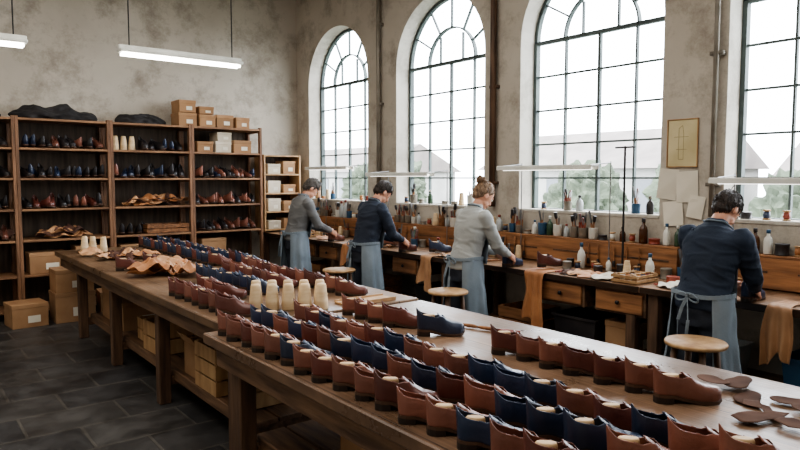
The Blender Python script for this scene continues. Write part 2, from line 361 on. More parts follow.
row(2.22,fr(1.96,1.12,.135),TZ+.001,['ox','brown','brown','ox'],ANG,'row of reddish brown shoes along the table edge','in a row along the bare tabletop',.96)
g2='rows of shoes on the far worktable'; w2='on a last in a row'
row(2.45,fr(5.15,3.62,.135),TZ+.001,['ox','brown','ox'],ANG,g2,w2)
row(2.24,fr(5.05,4.2,.135),TZ+.001,['ox','brown'],ANG,g2,w2)
row(1.99,fr(5.0,3.97,.135),TZ+.001,['navy'],ANG,g2,w2)
row(1.56,fr(4.35,3.5,.135),TZ+.001,['ox','ox','brown'],ANG,g2,w2)
row(1.76,fr(4.35,4.0,.135),TZ+.001,['ox','brown'],ANG,g2,w2)
row(2.57,fr(7.75,5.4,.138),TZ+.001,['navy','navy','navy','ox'],ANG,g2,w2)
row(2.34,fr(7.7,5.6,.138),TZ+.001,['ox','navy','navy'],ANG,g2,w2)
# ---------------------------------------------------------------- tables
def planks_shelf(bm,x0,x1,y0,y1,z,n,th=.03,gap=.012):
    w=(x1-x0)/n
    for i in range(n): box(bm,(w-gap,y1-y0,th),(x0+w*(i+.5),(y0+y1)/2,z),bev=.003)
def table(name,label,x0,x1,y0,y1,legs,topm,leg=.085,shelfz=.22,ins=.05):
    cx,cy=(x0+x1)/2,(y0+y1)/2
    t=thing(name,label,'table',(cx,cy,0)); W,Ln=x1-x0,y1-y0
    BX('tabletop',(W,Ln,.055),(0,0,TZ-.0275),[topm],t,.006)
    for s in (-1,1): BX('apron_rail',(.03,Ln-.12,.11),(s*(W/2-ins-.01),0,TZ-.055-.056),['wdarky'],t)
    for s in (-1,1): BX('apron_rail',(W-.2,.03,.11),(0,s*(Ln/2-.1),TZ-.111),['wdarky'],t)
    for y in legs:
        for s in (-1,1):
            bm=bmesh.new(); box(bm,(leg,leg,TZ-.056),(s*(W/2-ins-leg/2-.03),y-cy,(TZ-.056)/2),bev=.006); ob('leg',mesh(bm,'leg',['wdark']),t)
        BX('stretcher',(W-.25,.05,.07),(0,y-cy,shelfz-.055),['wdarky'],t)
    bm=bmesh.new(); planks_shelf(bm,-W/2+.2,W/2-.2,min(legs)-cy-.05,max(legs)-cy+.05,shelfz,6); ob('lower_shelf',mesh(bm,'lower_shelf',['wdarky']),t)
    for s in (-1,1): BX('side_rail',(.04,max(legs)-min(legs),.08),(s*(W/2-.17-leg/2),0+(max(legs)+min(legs))/2-cy,shelfz-.02),['wdarky'],t)
    return t
table('worktable','long weathered plank worktable with square legs and a lower shelf',1.40,2.75,3.30,7.95,[3.45,4.75,6.0,7.25],'ttop')
table('worktable','long brown plank worktable covered with rows of shoes',1.244,2.72,-.6,3.24,[3.02,1.3,-.4],'ttop2',leg=.09,shelfz=.3)
# ---------------------------------------------------------------- crates, boxes
def crate_mesh(w,d,h,m='wlight'):
    bm=bmesh.new(); n=max(2,int(h/.09)); sh=h/n
    for i in range(n):
        z=sh*(i+.5)
        for s in (-1,1):
            box(bm,(w,.012,sh-.012),(0,s*(d/2-.006),z),bev=.002); box(bm,(.012,d-.024,sh-.012),(s*(w/2-.006),0,z),bev=.002)
    for sx in (-1,1):
        for sy in (-1,1): box(bm,(.03,.03,h),(sx*(w/2-.028),sy*(d/2-.028),h/2))
    box(bm,(w-.03,d-.03,.012),(0,0,.008))
    return mesh(bm,'crate',[m])
def crate(x,y,z,w,d,h,ang=0,m='wlight',where='on the lower shelf of the worktable'):
    t=thing('wooden_crate',f'open slatted wooden crate {where}','crate',(x,y,z),(0,0,ang)); ob('crate_body',crate_mesh(w,d,h,m),t); return t
def cbox(x,y,z,w,d,h,ang=0,m='card',where='',opened=False,group=None):
    kind='pale' if m=='cardw' else 'brown'
    t=thing('cardboard_box',f"{kind} cardboard box {where}",'box',(x,y,z),(0,0,ang),group)
    bm=bmesh.new()
    if opened:
        th=.005
        for s in (-1,1): box(bm,(w,th,h),(0,s*(d/2-th/2),h/2)); box(bm,(th,d-2*th,h),(s*(w/2-th/2),0,h/2))
        box(bm,(w-2*th,d-2*th,th),(0,0,th/2)); ob('box_body',mesh(bm,'box_body',[m]),t)
        for s in (-1,1):
            bm=bmesh.new(); box(bm,(th,d,h*.35),(s*(w/2+h*.1),0,h+h*.13),rot=Matrix.Rotation(s*.6,3,'Y')); ob('box_flap',mesh(bm,'box_flap',[m]),t)
    else:
        box(bm,(w,d,h*.98),(0,0,h*.49),bev=.003); ob('box_body',mesh(bm,'box_body',[m]),t)
        bm=bmesh.new(); lh=min(.045,h*.3); box(bm,(w+.008,d+.008,lh),(0,0,h-lh/2+.002),bev=.003); ob('box_lid',mesh(bm,'box_lid',[m]),t)
        bm=bmesh.new(); box(bm,(w*.35,.002,h*.3),(w*.1,-d/2-.0015,h*.35)); ob('box_tag',mesh(bm,'box_tag',['paper']),t)
    return t
lw='on the lower shelf of the worktable'
crate(1.80,4.12,.236,.42,.36,.32); crate(1.82,5.33,.236,.42,.34,.26,.05); cbox(1.82,4.50,.236,.36,.28,.24,where=lw,opened=True)
crate(1.84,3.74,.236,.38,.30,.22); cbox(1.84,6.4,.236,.4,.36,.26,where=lw); cbox(1.85,6.9,.236,.35,.4,.3,where=lw); crate(1.85,5.72,.236,.36,.32,.2)
cbox(2.3,4.3,.236,.3,.4,.3,where=lw); cbox(2.3,5.2,.236,.3,.4,.3,where=lw)
cbox(1.85,2.3,.316,.42,.5,.2,where='on the lower shelf of the near table',opened=True)
t=thing('wooden_pallet','low slatted pallet of pale boards lying on the tiled floor','pallet',(2.2,2.45,0))
bm=bmesh.new()
for i in range(5): box(bm,(.1,.9,.02),(-.26+.13*i,0,.09),bev=.003)
for y in (-.38,0,.38): box(bm,(.62,.07,.08),(0,y,.04))
ob('pallet_body',mesh(bm,'pallet',['wlight']),t)
# ---------------------------------------------------------------- back shelving
ZL=[.12,.52,.93,1.29,1.65,2.0,2.34]; SY0,SY1=8.55,9.0
bays=[.12,1.15,2.17,3.19,4.21]
for i in range(4):
    a,b=bays[i],bays[i+1]; cx=(a+b)/2
    t=thing('shelving_unit','tall open brown wooden shelving unit against the plaster wall','shelf',(cx,(SY0+SY1)/2,0),group='wooden shelving along the back wall')
    w=b-a
    for s in (-1,1):
        bm=bmesh.new()
        for yy in (-.195,.195): box(bm,(.034,.06,2.36),(s*(w/2-.018),yy,1.18),bev=.003)
        for z in ZL: box(bm,(.02,.33,.04),(s*(w/2-.018),0,z-.03))
        ob('upright',mesh(bm,'upright',['wshelfv']),t)
    for z in ZL: BX('shelf_board',(w-.075,.44,.026),(0,0,z-.013),['wshelf'],t,.002)
    BX('back_panel',(w-.002,.008,2.30),(0,.222,1.17),['wshade'],t,0)  # added dark sheet: shade at the back of the shelves, put into colour
bmx={}
for k in ('navy','brown','ox','black'):
    u=shoe_upper('shoe',k,True); b=bmesh.new(); b.from_mesh(u); n0=len(b.faces)
    b.from_mesh(SOLE); 
    b.faces.ensure_lookup_table()
    for f in b.faces[n0:]: f.material_index=2
    me=bpy.data.meshes.new('shelf_shoe'); b.to_mesh(me); b.free()
    for m in (k,'lin','sole'): me.materials.append(M[m])
    for p in me.polygons: p.use_smooth=True
    bmx[k]=me
def shelfshoes(bay,lv,kinds,n=8,x0=.07,x1=.07):
    a,b=bays[bay]+x0,bays[bay+1]-x1
    for i in range(n):
        x=a+(b-a)*(i+.5)/n+R.uniform(-.012,.012); k=kinds[R.randrange(len(kinds))]; s=R.uniform(.92,1.15)
        o=ob('stored_shoe',bmx[k],None,(x,8.70+R.uniform(-.02,.01),ZL[lv]+.001),(0,0,(-math.pi/2 if R.random()<.6 else math.pi/2)+R.uniform(-.4,.4)),(s,s*.9,s*R.uniform(.85,1.3)))
        top(o,f'{CN[k]} leather shoe stored on the wooden shelf','shoe','stored shoes on the wooden shelves')
shelfshoes(1,5,['navy','black','black','brown'],11); shelfshoes(1,4,['black','black','navy'],11); shelfshoes(1,3,['brown','black','black','ox'],10)
shelfshoes(0,4,['black','black','navy'],11); shelfshoes(0,3,['black','black','ox'],10); shelfshoes(0,5,['black','navy'],5,.45)
shelfshoes(2,4,['navy','black','black','brown'],11); shelfshoes(3,4,['black','brown','black','navy'],11); shelfshoes(3,3,['brown','black','black'],11); shelfshoes(2,2,['ox','black'],4,.08,.5)
shelfshoes(3,2,['black','black','brown'],10); shelfshoes(0,2,['black','brown'],9)
shelfshoes(2,5,['black','black','navy'],6,.38)
def last_form():
    bm=bmesh.new()
    loft(bm,[((0,0,0),.032,.032),((0,0,.008),.036,.036),((0,0,.06),.033,.033),((0,0,.11),.028,.028),((0,0,.14),.025,.025),((0,0,.15),.021,.021)],seg=24)
    return mesh(bm,'last',['last'],True)
LF=last_form()
def lastf(x,y,z,where,sc=1,ang=None,group=None):
    o=ob('shoe_last',LF,None,(x,y,z),(0,0,R.uniform(0,6) if ang is None else ang),sc); top(o,f'pale wooden shoe last form standing {where}','shoe last',group)
for i in range(3): lastf(bays[2]+.1+.1*i,8.72,ZL[5]+.001,'on the shelf',1.2,group='lasts on the shelf')
for i in range(5): lastf(1.715+.082*i,3.60-.055*i,TZ+.001,'on the worktable',(1.18,1.18,1.06),group='pale lasts standing on the worktable')
for i in range(5): lastf(1.765+.082*i,3.70-.055*i,TZ+.001,'on the worktable',(1.15,1.15,1.1),group='pale lasts standing on the worktable')
for p in ((1.62,7.55),(1.72,7.62),(1.80,7.5),(1.66,7.72)): lastf(*p,TZ+.001,'at the end of the worktable',1.1,group='lasts at the far table end')
sw='on the wooden shelving'
for (bay,lv,off,w,h,m) in [(0,5,.12,.18,.2,'card'),(0,5,.32,.14,.16,'cardw'),(3,5,.20,.22,.14,'card'),(3,5,.46,.22,.15,'cardw'),(3,5,.74,.26,.17,'card'),
        (2,1,.25,.3,.28,'card'),(3,1,.3,.34,.3,'card'),(1,1,.30,.4,.25,'card'),(1,1,.75,.3,.3,'card'),(2,1,.7,.3,.2,'cardw'),(0,1,.5,.5,.3,'card')]:
    cbox(bays[bay]+off,8.74,ZL[lv]+.001,w,.3,h,where=sw,m=m)
cbox(bays[3]+.48,8.74,ZL[5]+.156,.2,.28,.12,where='stacked on another box',m='cardw')
for (x,z,w,h) in [(3.16,0,.24,.17),(3.43,0,.22,.16),(3.68,0,.24,.17),(3.94,0,.2,.15),(3.16,.178,.22,.16),(3.42,.168,.2,.1)]:
    cbox(x,8.74,ZL[6]+.001+z,w,.3,h,where='stacked on top of the shelving')
crate(bays[2]+.70,8.75,ZL[2]+.001,.55,.34,.12,m='wmid',where=sw)
cbox(1.63,8.3,.0,.42,.38,.34,where='on the floor by the shelves'); cbox(1.63,8.3,.345,.4,.36,.26,where='stacked on a box by the shelves')
cbox(1.15,8.28,0,.36,.36,.26,.1,where='on the floor by the shelves'); cbox(2.1,8.3,0,.36,.36,.3,-.1,where='on the floor by the shelves')
def lump(nm,size,seed,mname):
    bm=bmesh.new(); bmesh.ops.create_icosphere(bm,subdivisions=5,radius=1)
    for v in bm.verts:
        q=Vector((v.co.x*size[0]/.2,v.co.y,v.co.z))
        d=1+.25*noise.noise(q*1.3+Vector((seed,0,0)))+.22*noise.noise(q*2.7+Vector((0,seed,0)))
        v.co.x*=(1+.1*(d-1)); v.co.y*=d; v.co.z*=d*(1+.5*noise.noise(Vector((q.x*1.1,seed,0))))
        v.co.x*=size[0];v.co.y*=size[1];v.co.z*=size[2]
        if v.co.z<-size[2]*.35: v.co.z=-size[2]*.35
        v.co.z+=size[2]*.35
    return mesh(bm,nm,[mname],True)
for i,(x,sx,sz) in enumerate([(1.60,.48,.12),(2.60,.32,.10),(.62,.42,.08)]):
    o=ob('folded_fabric',lump('bundle',(sx,.17,sz),i*3.1,'cloth'),None,(x,8.76,ZL[6]+.002)); top(o,'crumpled bundle of dark cloth on top of the shelves','fabric')
def hide_flat(x,y,z,w,d,m,seed,label,lift=.02,ang=0):
    bm=bmesh.new(); n=26; ctr=bm.verts.new((0,0,lift)); rings=[]
    for k in (.2,.4,.6,.8,1):
        ring=[]
        for i in range(n):
            a=2*math.pi*i/n; r=k*(1+.35*noise.noise(Vector((math.cos(a)*1.6+seed,math.sin(a)*1.6,seed))))
            ring.append(bm.verts.new((r*w/2*math.cos(a),r*d/2*math.sin(a),max(.002,lift*(1-k*.7)+lift*1.3*noise.noise(Vector((math.cos(a)*k*2.6,math.sin(a)*k*2.6,seed)))))))
        rings.append(ring)
    for i in range(n): bm.faces.new((ctr,rings[0][i],rings[0][(i+1)%n]))
    for a,b in zip(rings,rings[1:]):
        for i in range(n): bm.faces.new((a[i],b[i],b[(i+1)%n],a[(i+1)%n]))
    me=evalmesh(mesh(bm,'leather_piece',[m]),[('SOLIDIFY',dict(thickness=.003,offset=1)),('SUBSURF',dict(levels=1))],[m])
    o=ob('leather_piece',me,None,(x,y,z+.001),(0,0,ang)); return top(o,label,'leather')
for i in range(10):
    hide_flat(1.76+R.uniform(-.16,.2),5.40+R.uniform(-.3,.35),TZ+.006*i,R.uniform(.24,.40),R.uniform(.18,.28),R.choice(['tan','tan2','tan','tan','umber']),i*2.3,'tan leather offcut in a loose heap on the worktable',.075,R.uniform(0,3))
shoe('ox',1.62,5.85,TZ+.001,-.3,'shoes among leather offcuts','among the leather offcuts',1); shoe('ox',1.86,5.95,TZ+.001,-.9,'shoes among leather offcuts','among the leather offcuts',1)
for i in range(9):
    hide_flat(1.75+R.uniform(-.2,.3),6.8+R.uniform(-.4,.45),TZ+.004*i,R.uniform(.2,.36),R.uniform(.14,.24),R.choice(['tan2','umber','tan']),30+i*2.3,'small scrap of leather lying on the worktable',.05,R.uniform(0,3))
for (bay,lv,m) in [(2,3,'tan'),(1,2,'tan2'),(2,3,'umber'),(0,2,'umber'),(1,2,'umber'),(2,3,'tan2')]:
    for i in range(3):
        hide_flat(bays[bay]+R.uniform(.25,.8),8.72,ZL[lv]+.02*i,.42,.3,m,R.uniform(0,90),'folded piece of leather stored on the shelf',.09,0)
t=thing('small_shelf','narrow pale wooden shelf with stacked boxes in the room corner','shelf',(4.60,8.84,0))
for s in (-1,1): BX('side_panel',(.025,.32,1.12),(s*.29,0,.87+.56),['wlight'],t)
for z in (.885,1.15,1.42,1.70,1.975): BX('shelf_board',(.55,.31,.022),(0,0,z),['wlight'],t,.002)
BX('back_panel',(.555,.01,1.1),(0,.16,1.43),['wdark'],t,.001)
for z in (.897,1.162,1.432,1.712):
    for j in range(2):
        hh=R.uniform(.12,.2); cbox(4.47+.25*j,8.82,z,.2,.24,hh,m='cardw' if (j+int(z*10))%3 else 'card',where='on the narrow corner shelf')
# ---------------------------------------------------------------- wall benches
BX0=4.32
def drawer(parent,yy):
    BX('drawer_case',(.5,.44,.19),(.30,yy,TZ-.05-.097),['wdarky'],parent,.003)
    d=BX('drawer',(.022,.40,.15),(.040,yy,TZ-.148),['wmid'],parent,.004)
    bm=bmesh.new(); ell(bm,(.012,yy,TZ-.148),(.013,.017,.017)); ob('knob',mesh(bm,'knob',['dmetal'],True),d)
for i in range(4):
    yc=7.90-2.1*i
    t=thing('workbench','heavy wooden workbench with drawers below the windows','workbench',(BX0,yc,0),group='workbenches along the window wall')
    BX('benchtop',(.725,2.095,.05),(.3625,0,TZ-.025),['btop'],t,.005)
    for yy in (-.96,.96):
        for xx in (.08,.65): BX('leg',(.08,.08,TZ-.051),(xx,yy,(TZ-.051)/2),['wdark'],t,.005)
        BX('stretcher',(.5,.04,.07),(.365,yy,.2),['wdark'],t)
    BX('apron_rail',(.03,1.82,.09),(.66,0,TZ-.097),['wdarky'],t)
    drawer(t,-.32); drawer(t,-.86 if i!=1 else .35)
    bm=bmesh.new()
    for k in range(3): box(bm,(.15,1.9,.025),(.2+.17*k,0,.24),bev=.003)
    ob('lower_shelf',mesh(bm,'lower_shelf',['wdarky']),t)
    l=thing('tool_ledge','low wooden back ledge with compartments standing on the workbench','shelf',(BX0+.58,yc,TZ+.001),group='tool ledges on the workbenches')
    BX('front_board',(.018,2.04,.22),(.009,0,.12),['wmid'],l,.003)
    BX('ledge_top',(.13,2.05,.018),(.068,0,.24),['wmid'],l,.003)
    for yy in (-1.01,-.4,.3,1.01): BX('divider',(.11,.016,.228),(.075,yy,.115),['wmid'],l,0)
    for yy in (-.7,-.05,.65): BX('tool_rail',(.006,.5,.012),(-.004,yy,.13),['wdark'],l,0)
LZ=TZ+.001+.2495
def bin_(x,y,z,w,d,h,m,label):
    t=thing('storage_bin',label,'bin',(x,y,z)); bm=bmesh.new()
    a=[];
    for (s,zz) in ((.88,0),(1,h),(1.06,h),(1.06,h-.02)):
        a.append([bm.verts.new((sx*w/2*s,sy*d/2*s,zz)) for sx,sy in ((-1,-1),(1,-1),(1,1),(-1,1))])
    for p,q in zip(a,a[1:]):
        for i in range(4): bm.faces.new((p[i],p[(i+1)%4],q[(i+1)%4],q[i]))
    bm.faces.new(a[0][::-1])
    me=evalmesh(mesh(bm,'bin',[m]),[('SOLIDIFY',dict(thickness=.004))],[m],False); ob('bin_body',me,t)
bin_(4.62,3.3,.256,.4,.42,.25,'black','dark plastic storage bin under the workbench'); bin_(4.62,2.25,.256,.4,.4,.22,'clear','grey translucent plastic storage bin under the workbench')
bin_(4.62,5.2,.256,.36,.4,.24,'black','dark plastic storage bin under the workbench'); bin_(4.62,1.5,.256,.4,.4,.26,'bluep','blue plastic storage bin under the workbench')
crate(4.62,3.95,.256,.4,.4,.22,where='under the workbench',m='wmid'); crate(4.62,6.3,.256,.4,.4,.22,where='under the workbench',m='wmid')
cbox(4.62,2.9,.256,.3,.26,.26,where='under the workbench'); crate(4.62,7.6,.256,.4,.5,.25,where='under the workbench',m='wmid')
# ---------------------------------------------------------------- bench clutter
def cupm(m):
    bm=bmesh.new(); lathe(bm,[(.034,0),(.038,.004),(.040,.095),(.042,.1),(.037,.1),(.035,.008),(.001,.008)]); return mesh(bm,'cup',[m],True)
CUP=[cupm(m) for m in ('tin','white','wlight','bluep','wmid','tin')]
def bottlem(m,cap):
    bm=bmesh.new(); lathe(bm,[(.028,0),(.031,.005),(.031,.09),(.024,.115),(.011,.13),(.011,.15)]); lathe(bm,[(.014,.148),(.014,.172),(.012,.174)],mi=1); return mesh(bm,'bottle',[m,cap],True)
BOT=[bottlem(*p) for p in (('glassb','black'),('glassg','white'),('clear','redp'),('white','bluep'),('black','tin'),('clear','black'))]
def tinm(m):
    bm=bmesh.new(); lathe(bm,[(.042,0),(.044,.003),(.042,.006),(.042,.07),(.044,.073),(.044,.082),(.04,.084)]); return mesh(bm,'tin',[m],True)
TIN=[tinm(m) for m in ('tin','redp','black','tan','tin')]
def spoolm(m):
    bm=bmesh.new(); lathe(bm,[(.028,0),(.028,.008),(.014,.012),(.014,.06),(.028,.066),(.028,.074)],mi=1); lathe(bm,[(.022,.012),(.026,.03),(.022,.06)],mi=0); return mesh(bm,'spool',[m,'wlight'],True)
SPO=[spoolm(m) for m in ('white','tan','navy','redp')]
def toolm(kind):
    bm=bmesh.new()
    if kind==0:
        lathe(bm,[(.006,0),(.010,.02),(.011,.05),(.008,.09),(.005,.1)]); box(bm,(.003,.014,.08),(0,0,.14),mi=1)
    elif kind==1:
        lathe(bm,[(.004,0),(.007,.03),(.005,.11),(.008,.13)]); lathe(bm,[(.010,.13),(.014,.15),(.013,.18)],mi=1)
    elif kind==2:
        lathe(bm,[(.010,0),(.012,.03),(.008,.1),(.008,.19)]); box(bm,(.09,.022,.022),(.005,0,.195),bev=.003,mi=1); lathe(bm,[(.016,.185),(.016,.205)],c=(.05,0,0),mi=1)
    else:
        box(bm,(.010,.008,.1),(-.012,0,.05),rot=Matrix.Rotation(.12,3,'Y')); box(bm,(.010,.008,.1),(.012,0,.05),rot=Matrix.Rotation(-.12,3,'Y')); box(bm,(.018,.012,.06),(0,0,.125),bev=.003,mi=1)
    return mesh(bm,'tool',['wmid' if kind!=3 else 'redp','metal' if kind!=1 else 'black'],False)
TL=[toolm(i) for i in range(4)]
TLN=[('awl','wooden handled awl with steel blade'),('brush','small wooden brush with dark bristles'),('hammer','shoemaker hammer with a wooden handle'),('pliers','pair of red handled pliers')]
def tool(k,x,y,z,rot,where,sc=None): 
    o=ob(TLN[k][0],TL[k],None,(x,y,z),rot,sc); top(o,TLN[k][1]+' '+where,TLN[k][0])
def clutter(kind,x,y,z,where):
    if kind=='cup':
        s=R.uniform(.85,1.15)
        top(ob('tool_cup',R.choice(CUP),None,(x,y,z),(0,0,0),(s,s,s*R.uniform(.8,1.1))),'small round cup holding hand tools '+where,'cup')
        n=R.choice([3,4,5])
        for i in range(n):
            a=i*6.28/n+R.uniform(0,.5); tool(R.choice([0,1,0,3,1]),x+.014*math.cos(a),y+.014*math.sin(a),z+.012,(-.18*math.sin(a),.18*math.cos(a),a),'standing in a cup',R.uniform(.95,1.4))
    elif kind=='bottle':
        s=R.uniform(.75,1.2); top(ob('bottle',R.choice(BOT),None,(x,y,z),(0,0,0),(s,s,s*R.uniform(.75,1.2))),'small capped bottle of dye or glue '+where,'bottle')
    elif kind=='tin': 
        s=R.uniform(.7,1.1); top(ob('tin_can',R.choice(TIN),None,(x,y,z),(0,0,0),(s,s,s*R.uniform(.5,1.2))),'round lidded tin of polish '+where,'tin')
    elif kind=='spool': top(ob('thread_spool',R.choice(SPO),None,(x,y,z)),'spool of waxed thread '+where,'spool')
    elif kind=='last': lastf(x,y,z,where,.95)
y=.75
while y<8.5:
    k=R.choice(['cup','bottle','tin','spool','cup','bottle','last','cup'])
    clutter(k,BX0+.65,y,LZ+.002,'on the bench ledge'); y+=R.uniform(.085,.11)
for yc in WC:
    for i in range(10):
        if R.random()<.7: clutter(R.choice(['bottle','tin','cup','last','spool']),X1+.07,yc-.65+.143*i+R.uniform(-.02,.02),ZB+.031,'on the window sill')
PC=[(3.88,1.95),(3.86,4.02),(3.87,5.53),(3.88,7.02)]
for xx,st in ((BX0+.51,(.10,.15)),(BX0+.40,(.14,.28)),(BX0+.28,(.25,.5))):
    y=.8
    while y<8.4:
        if min(abs(y-(p[1]-.05)) for p in PC)>.25:
            clutter(R.choice(['cup','tin','bottle','last','spool','tin','spool']),xx+R.uniform(-.02,.01),y,TZ+.001,'on the workbench')
        y+=R.uniform(*st)
for i,(x,y,k) in enumerate([(4.46,4.35,2),(4.43,3.2,0),(4.46,3.05,2),(4.44,2.6,3),(4.45,2.45,0),(4.46,5.9,2),(4.44,4.95,3),(4.46,7.4,0),(4.43,1.35,2),(4.42,2.3,0),(4.43,4.8,0),(4.44,6.2,1),(4.40,2.95,1),(4.40,4.5,0),(4.39,3.45,3),(4.37,3.1,0),(4.38,2.7,1),(4.38,3.35,0),(4.37,4.7,2)]):
    tool(k,x,y,TZ+.014,(math.pi/2,0,R.uniform(0,3)),'lying on the workbench')
for (x,y,k) in [(2.45,2.32,0),(2.5,2.2,3),(2.42,2.42,0)]: tool(k,x,y,TZ+.014,(math.pi/2,0,1.0+x),'lying on the worktable')
for y in [3.0,3.12,3.24,3.4,3.5,4.25,4.37,4.5,2.5,2.4,2.3,1.2,1.32,1.1,5.9,6.0,6.1,6.3,7.6,7.7]:
    tool(R.choice([0,1]),BX0+.563,y,TZ+.22,(math.pi,0,0),'hanging on the ledge')
for i,(x,y,m) in enumerate([(4.48,3.35,'umber'),(4.48,3.28,'tan2'),(4.48,4.6,'black'),(4.5,2.35,'umber'),(4.48,2.45,'paper'),(4.48,6.1,'tan'),(4.48,6.15,'umber'),(4.48,7.3,'tan'),(4.46,1.4,'umber'),(4.46,3.0,'paper'),(4.48,4.9,'tan2'),(4.47,6.5,'tan2'),(4.46,3.12,'tan'),(4.46,4.45,'umber')]):
    hide_flat(x,y,TZ+.003+.004*(i%2),.28,.24,m,50+i*3.3,'piece of leather lying on the workbench',.03,i)
def tray(x,y,where):
    t=thing('parts_tray',f'shallow wooden tray of small parts {where}','tray',(x,y,TZ+.001)); ob('tray_body',crate_mesh(.3,.22,.07,'wlight'),t)
    for i in range(7):
        top(ob('thread_spool',SPO[i%4],None,(x-.1+.066*(i%4),y-.05+.09*(i//4),TZ+.016),(0,0,0),.8),'spool of thread lying in a wooden tray','spool')
tray(4.50,2.80,'on the workbench'); tray(4.5,7.75,'on the workbench'); tray(4.50,4.62,'on the workbench')
for i,(x,y,k) in enumerate([(4.5,6.35,'ox'),(4.5,5.05,'navy'),(4.5,5.9,'brown'),(4.5,3.62,'ox')]):
    shoe(k,x,y,TZ+.03,.3*i-1.2,'shoes on the workbench','on the workbench')
def drape(y,w,zend,m,seed,x_in=.22):
    bm=bmesh.new(); nu,nv=24,26; rows=[]
    Lh=x_in; Lv=TZ-zend; tot=Lh+Lv
    for j in range(nv+1):
        s=tot*j/nv; row_=[]
        for i in range(nu+1):
            u=i/nu-.5; t=s/tot
            ww=w*(.78+.18*t+.16*math.sin(seed+t*6)+.12*noise.noise(Vector((t*5,seed,u))))
            f=(.5+.5*math.sin(u*17+seed+t*1.5))*.05*max(0,(s-Lh)/Lv)+.015*abs(noise.noise(Vector((u*4,t*3,seed))))*t
            if s<Lh: x=BX0+Lh-s; z=TZ+.006+.006*abs(math.sin(u*9+seed))
            else:
                x=BX0-.022-f; z=TZ+.006-(s-Lh)-.05*math.cos(u*5+seed)*t**3-.02*math.cos(u*13+seed)*t**3
            row_.append(bm.verts.new((x,y+u*ww,z)))
        rows.append(row_)
    for a,b in zip(rows,rows[1:]):
        for i in range(nu): bm.faces.new((a[i],a[i+1],b[i+1],b[i]))
    me=evalmesh(mesh(bm,'hide',[m]),[('SOLIDIFY',dict(thickness=.003,offset=0)),('SUBSURF',dict(levels=1))],[m])
    o=ob('leather_hide',me); top(o,'tan leather hide draped over the front edge of the workbench','leather')
drape(3.62,.26,.40,'tan',1.3); drape(5.05,.25,.52,'tan2',2.1); drape(1.68,.18,.50,'tan2',3.7); drape(6.5,.22,.62,'tan',4.4)
# ---------------------------------------------------------------- task lamps
for yc,ln,z in ((7.42,1.04,1.77),(5.9,1.15,1.68),(3.78,1.06,1.73),(1.72,1.1,1.62)):
    t=thing('task_lamp','long slim white bench lamp carried on two thin steel poles','lamp',(4.60,yc,TZ+.001),group='bench lamps under the windows'); h=z-TZ
    bm=bmesh.new(); box(bm,(.11,ln,.02),(0,0,h+.022),bev=.004); box(bm,(.012,ln,.035),(.052,0,h+.008),bev=.002); box(bm,(.012,ln,.035),(-.052,0,h+.008),bev=.002)
    ob('lamp_shade',mesh(bm,'lamp_shade',['white']),t)
    bm=bmesh.new(); cyl(bm,(0,-ln/2+.04,h),(0,ln/2-.04,h),.013); ob('lamp_tube',mesh(bm,'lamp_tube',['tube2'],True),t)
    for s in (-1,1):
        bm=bmesh.new(); cyl(bm,(.27,s*ln*.47,0),(.27,s*ln*.47,h+.06),.005,seg=8); cyl(bm,(.27,s*ln*.47,0),(.27,s*ln*.47,.012),.03)
        ob('pole',mesh(bm,'pole',['metal']),t)
        bm=bmesh.new(); cyl(bm,(.27,s*ln*.47,h+.05),(0,s*ln*.47,h+.03),.005,seg=8); ob('arm',mesh(bm,'arm',['metal']),t)
t=thing('steel_stand','thin steel stand with a crossbar clamped to the bench','stand',(4.75,3.07,TZ+.001))
bm=bmesh.new(); cyl(bm,(0,0,0),(0,0,1.06),.009,seg=8); cyl(bm,(0,0,0),(0,0,.015),.04); cyl(bm,(0,-.09,1.05),(0,.09,1.05),.008,seg=8); ob('pole',mesh(bm,'pole',['dmetal']),t)
t=thing('framed_notice','aged yellowed sheet with faint drawing in a thin frame','picture',(X1-.012,2.74,1.93))
bm=bmesh.new()
for s in (-1,1): box(bm,(.016,.008,.385),(0,s*.126,0),bev=.002); box(bm,(.016,.26,.008),(0,0,s*.190),bev=.002)
ob('frame',mesh(bm,'frame',['wlight']),t); BX('notice_sheet',(.006,.24,.37),(.003,0,0),['parch'],t,0)
bm=bmesh.new()
for (y0,z0,y1,z1) in [(.03,-.13,.03,.12),(-.01,-.13,-.01,.08),(.03,.12,.0,.14),(.0,.14,-.01,.08),(.07,.05,-.05,.05),(.05,-.05,-.04,-.05),(.03,-.13,-.01,-.13)]: cyl(bm,(-.001,y0,z0),(-.001,y1,z1),.0015,seg=6)
ob('faint_drawing',mesh(bm,'drawing',['ink']),t)
for i,(y,z,w,h,a) in enumerate([(2.86,1.60,.17,.25,.10),(2.69,1.58,.18,.25,-.06),(2.80,1.36,.17,.2,-.12),(2.61,1.42,.13,.18,.16)]):
    bm=bmesh.new(); nn=8; rows=[]
    for j in range(nn+1): rows.append([bm.verts.new((-.002-.010*(1-j/nn)**2*(.3+.7*abs(math.sin(k*.8+i))),(k/4-.5)*w,(j/nn-.5)*h)) for k in range(5)])
    for p,q in zip(rows,rows[1:]):
        for k in range(4): bm.faces.new((p[k],p[k+1],q[k+1],q[k]))
    bm2=evalmesh(mesh(bm,'sheet',['paper']),[('SOLIDIFY',dict(thickness=.0006))],['paper'],False)
    top(ob('paper_sheet',bm2,None,(X1-.001-.004*i,y,z),(a,0,0)),'loose off-white paper sheet pinned to the plaster wall','paper','papers pinned between the windows')
